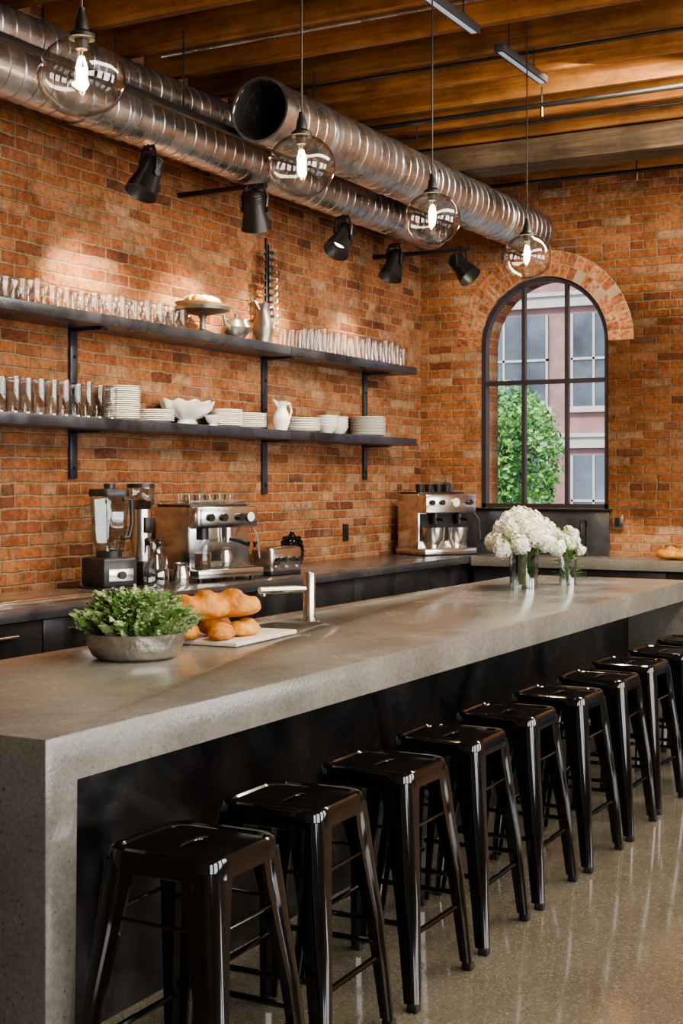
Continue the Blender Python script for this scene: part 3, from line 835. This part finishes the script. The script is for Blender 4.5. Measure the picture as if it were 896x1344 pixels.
b.tube([(0, -.045, .22), (0, -.09, .20), (0, -.095, .16)], [.02, .018, .014], M['blackm'], 10)
b.box((0, -.056, .30), (.05, .01, .08), M['blackm'], .004)
b.done((6.35, 4.74, TOP+.0005), rad(-15), sc_=1.12)
b = B('glass_carafe'); b.lathe([(0, 0), (.055, 0), (.065, .03), (.06, .10), (.03, .16), (.028, .2), (.036, .24)], (0, 0, 0), M['rim'], 28)
b.tube([(.03, 0, .2), (.08, 0, .19), (.085, 0, .1), (.06, 0, .07)], .006, M['rim'], 8); b.done((6.16, 4.50, TOP+.0005), sc_=1.1)
b = B('steel_milk_jug'); b.lathe([(0, 0), (.045, 0), (.05, .01), (.05, .06), (.036, .10), (.042, .125), (.039, .125), (.032, .10), (0, .08)], (0, 0, 0), M['ss'], 28)
b.tube([(.036, 0, .10), (.08, 0, .10), (.085, 0, .05), (.048, 0, .03)], .005, M['ss'], 8); b.done((6.36, 4.48, TOP+.0005))
b = B('chrome_toaster')
b.box((0, 0, .095), (.30, .18, .16), M['ss'], .025, seg=4)
b.box((0, 0, .012), (.29, .17, .02), M['blackp'], .004)
for s in (-1, 1): b.box((0, s*.035, .1745), (.22, .022, .004), M['blackm'])
b.box((0, -.092, .10), (.26, .004, .07), M['ss'], .001)
for x in (-.10, -.04, .04, .10): b.cyl((x, -.09, .10), (x, -.115, .10), .016, M['blackp'], seg=16)
for x in (-.1, 0, .1): b.cyl((x, -.09, .05), (x, -.10, .05), .008, M['ss'], seg=12)
b.done((7.40, 4.48, TOP+.0005), rad(-10))
b = B('black_bottles')
for x, y, h, r in ((0, 0, .27, .03), (.09, .03, .23, .034), (-.08, .04, .21, .032), (.16, -.01, .19, .03)):
    b.lathe([(0, 0), (r, 0), (r, h*.55), (r*.8, h*.65), (r*.35, h*.74), (r*.35, h*.92), (r*.5, h*.93), (r*.5, h), (0, h)], (x, y, 0), M['black'], 24)
b.done((7.45, 4.78, TOP+.0005))
b = B('black_pineapple_vase')
b.lathe([(0, 0), (.05, 0), (.045, .015), (.03, .02), (.06, .06), (.068, .11), (.058, .17), (.03, .22), (.012, .25), (0, .27)], (0, 0, 0), M['black'], 24)
for k in range(7):
    z = .045+k*.027; rr = .062*math.sin(math.pi*(.22+.62*(k+.6)/7.5))+.01
    for i in range(10):
        a = 2*math.pi*(i+.5*(k % 2))/10; b.ball((rr*math.cos(a), rr*math.sin(a), z), .014, M['black'], 1, (1, 1, 1.3))
b.done((7.83, 4.62, TOP+.0005))
b = B('stainless_tray'); b.bx(-.6, .6, -.23, .23, 0, .018, M['ss'], .006); b.bx(-.56, .56, -.19, .19, .018, .022, M['ss'], .001)
b.tube([(-.6, -.05, .02), (-.63, -.05, .03), (-.63, .05, .03), (-.6, .05, .02)], .005, M['ss'], 6); b.done((5.05, 4.60, TOP+.0005))
b = B('black_faucet')
pts = [(0, 0, 0), (0, 0, .22)]+[(-.07+.07*math.cos(math.pi*i/10), 0, .22+.07*math.sin(math.pi*i/10)) for i in range(1, 11)]+[(-.14, 0, .17)]
b.tube(pts, .012, M['blackm'], 10); b.cyl((0, 0, 0), (0, 0, .03), .025, M['blackm'], seg=20); b.cyl((0, .02, .06), (0, .07, .09), .007, M['blackm'], seg=8)
b.done((10.47, 3.47, TOP+.0005))

# ------------------------------------------------------------------ bread
def loaf(b, c, L, w, h, rz, scores=4, tilt=0):
    t = bmesh.new(); nU, nV = 48, 24
    rows = []
    for i in range(nU+1):
        u = -1+2*i/nU; e = max(0, 1-abs(u)**2.4)**.5
        row = []
        for j in range(nV):
            a = 2*math.pi*j/nV
            y = w*e*math.cos(a); z = h*e*math.sin(a)
            if z < 0: z *= .55
            if z > 0:
                s = math.sin((u*scores + y/w*.45)*math.pi)
                z *= 1 + .16*(abs(s)**.6*(1 if s > 0 else -1))
            n = noise.noise(Vector((u*3+c[0]*9, math.cos(a)*1.5, math.sin(a)*1.5)))
            row.append(t.verts.new((u*L, y*(1+.08*n), z*(1+.1*n))))
        rows.append(row)
    for p, q in zip(rows, rows[1:]):
        for j in range(nV): t.faces.new((p[j], p[(j+1) % nV], q[(j+1) % nV], q[j]))
    bmesh.ops.remove_doubles(t, verts=t.verts, dist=1e-5)
    b.merge(t, M['crust'], Matrix.Translation((c[0], c[1], c[2]+h*.55)) @ Euler((0, tilt, rz)).to_matrix().to_4x4())
b = B('marble_bread_board'); b.box((0, 0, .009), (.48, .26, .017), M['board'], .006); b.done((4.28, 2.76, TOP+.0005), rad(4))
b = B('bread_loaves'); zb = TOP+.018
loaf(b, (4.05, 2.83, zb), .085, .048, .045, rad(40), 2); loaf(b, (4.10, 2.71, zb), .07, .042, .036, rad(10), 2)
loaf(b, (4.25, 2.71, zb), .075, .042, .038, rad(-10), 2); loaf(b, (4.24, 2.83, zb), .09, .05, .045, rad(10), 2)
loaf(b, (4.09, 2.80, zb+.066), .115, .062, .062, rad(-42), 2.5); loaf(b, (4.22, 2.77, zb+.066), .13, .064, .064, rad(-52), 2.5)
b.done()
b = B('country_bread_loaf'); loaf(b, (0, 0, 0), .15, .08, .06, 0, 3); b.done((10.2, 2.70, TOP+.0005), rad(80))

# ------------------------------------------------------------------ bowl of greens
b = B('bowl_of_greens'); r = .163
b.lathe([(0, 0), (r*.72, 0), (r*.86, .012), (r*.98, .05), (r, .085), (r*1.01, .088), (r*.98, .088), (r*.95, .05), (r*.82, .02), (0, .012)], (0, 0, 0), M['hammered'], 48)
b.ball((0, 0, .105), r*.74, M['leafg'], 3, (1, 1, .55), nz=.3, nf=5)
for k in range(180):
    a = random.uniform(0, 2*math.pi); q = math.sqrt(random.random()); rr = q*r*.70
    d = Vector((math.cos(a)*q*.8, math.sin(a)*q*.8, 1.0)) + Vector((random.uniform(-.3, .3), random.uniform(-.3, .3), 0))
    d.normalize(); L = random.uniform(.08, .125)
    base = Vector((rr*math.cos(a), rr*math.sin(a), .065+.08*(1-q*q)))
    side = d.cross(Vector((random.uniform(-1, 1), random.uniform(-1, 1), .2))).normalized(); up = side.cross(d)
    n = 14; ql = []; prev = None; ph = random.uniform(0, 6)
    W = random.uniform(.013, .023)
    for i in range(n+1):
        f = i/n; wd = W*math.sin(math.pi*min(1, f*.75+.18))*(1+.25*math.sin(i*2.4+ph))
        cpt = base + d*L*f + Vector((math.cos(a), math.sin(a), -.5))*.03*f*f
        fr = .007*math.sin(i*2.1+ph)
        p0 = cpt - side*wd + up*(.006+fr); m0 = cpt - side*wd*.5 + up*(.001-fr*.4); p1 = cpt; m1 = cpt + side*wd*.5+up*(.001+fr*.4); p2 = cpt + side*wd + up*(.006-fr)
        cur = (p0, m0, p1, m1, p2)
        if prev: ql += [(prev[j], prev[j+1], cur[j+1], cur[j]) for j in range(4)]
        prev = cur
    b.quads(ql, M['leafl'] if k % 3 else M['leafg'])
ql = []; ql2 = []
for k in range(1800):
    a = random.uniform(0, 2*math.pi); e = math.asin(random.random()**.8); R = r*.88
    p = Vector((R*math.cos(a)*math.cos(e), R*math.sin(a)*math.cos(e), .095+.12*math.sin(e)))
    p += Vector((random.gauss(0, .007), random.gauss(0, .007), random.gauss(0, .008)))
    x = Vector((random.gauss(0, 1), random.gauss(0, 1), random.gauss(0, 1))).normalized(); y = x.orthogonal().normalized(); s = random.uniform(.004, .008)
    (ql if noise.noise(p*22) > -.1 else ql2).append((p-x*s, p+y*s*.6, p+x*s, p-y*s*.6))
b.quads(ql, M['leafl']); b.quads(ql2, M['leafg'])
b.done((3.655, 2.755, TOP+.0005))

# ------------------------------------------------------------------ flowers
def blossoms(b, c, r, n=80, s=.012, mat=None):
    ql = []
    for i in range(n):
        z = 1-2*(i+.5)/n; a = i*2.399963; q = math.sqrt(1-z*z)
        nn = Vector((q*math.cos(a), q*math.sin(a), z)); p = Vector(c)+nn*r*random.uniform(.85, 1.12)
        nn = (nn+Vector((random.uniform(-.5, .5), random.uniform(-.5, .5), random.uniform(-.5, .5)))).normalized()
        x = nn.orthogonal().normalized(); y = nn.cross(x); ro = random.uniform(0, 1.5)
        for k in range(4):
            t = ro+k*math.pi/2; dx = x*math.cos(t)+y*math.sin(t); dy = -x*math.sin(t)+y*math.cos(t)
            ql.append((p, p+dx*s*.7-dy*s*.55+nn*.003, p+dx*s*1.35+nn*.001, p+dx*s*.7+dy*s*.55+nn*.003))
    b.quads(ql, mat or M['petal'])
def leafquads(b, p, d, L, w, mat):
    d = Vector(d).normalized(); s = d.cross(Vector((0, 0, 1))).normalized(); ql = []; p = Vector(p); prev = None
    for i in range(7):
        f = i/6; wd = w*math.sin(math.pi*(f*.92+.04)); c = p+d*L*f+Vector((0, 0, -.35*L*f*f)); q = (c-s*wd+Vector((0, 0, wd*.3)), c, c+s*wd+Vector((0, 0, wd*.3)))
        if prev: ql += [(prev[0], prev[1], q[1], q[0]), (prev[1], prev[2], q[2], q[1])]
        prev = q
    b.quads(ql, mat)
def vase(b, r, h):
    b.lathe([(0, 0), (r, 0), (r*1.0, h*.6), (r*1.08, h)], (0, 0, 0), M['rim'], 32)
    b.lathe([(r*.96, .013), (r*.96, h*.62), (0, h*.62)], (0, 0, 0), M['water'], 24)
b = B('hydrangea_vase'); vase(b, .078, .21)
for i in range(32):
    a = i*2.4; q = math.sqrt((i+.5)/32); x, y, z, r = (.215*q*math.cos(a), .175*q*math.sin(a), .395-.165*q*q+random.uniform(-.02, .022), random.uniform(.042, .055))
    mt = M['petalg'] if i % 6 == 5 else M['petal']
    b.ball((x, y, z), r*.72, mt, 2); blossoms(b, (x, y, z), r, 80, .0115, mt)
    b.tube([(x*.15, y*.15, .02), (x*.25, y*.25, .18), (x, y, z)], .004, M['stem'], 6)
for i in range(50):
    a = random.uniform(0, 6.28); leafquads(b, (.035*math.cos(a), .035*math.sin(a), .15+random.uniform(-.12, .07)), (math.cos(a)*.5, math.sin(a)*.5, .8), random.uniform(.05, .10), .022, M['stem'])
b.done((7.10, 2.71, TOP+.0005))
b = B('small_bud_vase'); vase(b, .048, .16)
for i in range(14):
    a = i*2.4; q = math.sqrt((i+.5)/14); x, y, z = .085*q*math.cos(a), .085*q*math.sin(a), .31-.11*q+random.uniform(-.02, .03)
    blossoms(b, (x, y, z), .026, 36, .009, M['petal'] if i % 3 else M['petalg']); b.ball((x, y, z), .02, M['leafl'], 1)
    b.tube([(x*.1, y*.1, .015), (x*.25, y*.25, .15), (x, y, z)], .0025, M['stem'], 5)
for i in range(26):
    a = random.uniform(0, 6.28); leafquads(b, (.03*math.cos(a), .03*math.sin(a), .14+random.uniform(-.11, .06)), (math.cos(a), math.sin(a), .6), .07, .016, M['stem'])
b.done((7.42, 2.57, TOP+.0005))

# ------------------------------------------------------------------ outside
b = B('street_ground'); b.bx(WX+.41, 60, -30, 60, -.6, -.5, M['asphalt']); b.done()
b = B('building_across_street')
FX = 27
b.bx(FX, FX+4, -12, 40, -.5, 16, M['facade'])
for fl in range(5):
    z0 = -.3+fl*2.9
    b.bx(FX-.15, FX, -12, 40, z0+2.5, z0+2.72, M['stone'])
    b.bx(FX-.22, FX, -12, 40, z0+2.72, z0+2.80, M['stone'])
    y = -11.7
    while y < 39:
        b.bx(FX-.06, FX-.02, y, y+1.45, z0+.45, z0+2.35, M['fglass'])
        b.bx(FX-.14, FX, y-.1, y+1.55, z0+.33, z0+.45, M['stone'])
        for q in (0, .46, .95, 1.41): b.bx(FX-.10, FX-.05, y+q, y+q+.045, z0+.45, z0+2.35, M['stone'])
        b.bx(FX-.10, FX-.05, y, y+1.45, z0+1.4, z0+1.45, M['stone'])
        y += 1.95
b.done()
b = B('street_tree')
tx, ty = 17.0, 6.90
b.tube([(tx, ty, -.5), (tx+.05, ty, 1), (tx, ty+.1, 2.2), (tx+.1, ty, 2.7)], [.12, .10, .08, .04], M['bark'], 10)
for i in range(8):
    a = i*.8; b.tube([(tx, ty, .9+.12*i), (tx+.4*math.cos(a), ty+.4*math.sin(a), 1.3+.13*i), (tx+.75*math.cos(a), ty+.75*math.sin(a), 1.6+.12*i)], [.045, .03, .012], M['bark'], 6)
ql = []; ql2 = []
for i in range(11000):
    v = Vector((random.gauss(0, 1), random.gauss(0, 1), random.gauss(0, 1))).normalized()*random.random()**.35
    p = Vector((tx+v.x*1.0, ty+v.y*.90, 1.85+v.z*1.05))
    if noise.noise(p*2.4) < -.18: continue
    x = Vector((random.gauss(0, 1), random.gauss(0, 1), random.gauss(0, 1))).normalized(); y = x.orthogonal().normalized(); s = random.uniform(.03, .055)
    (ql if noise.noise(p*3.1+Vector((5, 5, 5))) > -.05 else ql2).append((p-x*s, p+y*s*.6, p+x*s, p-y*s*.6))
b.quads(ql, M['treeleaf']); b.quads(ql2, M['treeleaf2']); b.done()

# ------------------------------------------------------------------ lighting
w = bpy.data.worlds.new('world'); sc.world = w; w.use_nodes = True
bg = w.node_tree.nodes['Background']; bg.inputs[0].default_value = (.84, .92, 1, 1); bg.inputs[1].default_value = 2.4
light('sun', 'SUN', (0, 0, 20), 4.5, (1, .95, .88), (.8, .25, -.62), angle=rad(8))
light('added_fill_light', 'AREA', (4.5, .3, 3.75), 190, (1, .88, .70), (0, .35, -1), shape='RECTANGLE', size=5.5, size_y=.7)  # added fill below the ceiling, no fixture belongs to it
light('added_fill_light', 'AREA', (8.0, 1.2, 3.75), 240, (1, .86, .66), (.45, .25, -1), shape='RECTANGLE', size=3, size_y=.7)  # second added fill without a fixture, brightens the window wall
for xc in (-.5, 2.5, 5.5, 8.5):
    light('side_window_daylight', 'AREA', (xc, Y0+.06, 2.0), 125, (1, .965, .93), (0, 1, .08), shape='RECTANGLE', size=2, size_y=2.3)
try: sc.view_settings.look = 'AgX - Medium High Contrast'
except Exception as e: print('look', e)

# ------------------------------------------------------------------ camera
cam = bpy.data.cameras.new('camera'); co = bpy.data.objects.new('camera', cam); COL.objects.link(co)
th = math.atan(976/1800)
co.location = (0, 0, 1.5); co.rotation_euler = (math.pi/2, 0, th-math.pi/2)
cam.sensor_width = 36; cam.lens = 1800/1344*36; cam.shift_y = -39/1344; cam.clip_end = 200
sc.camera = co
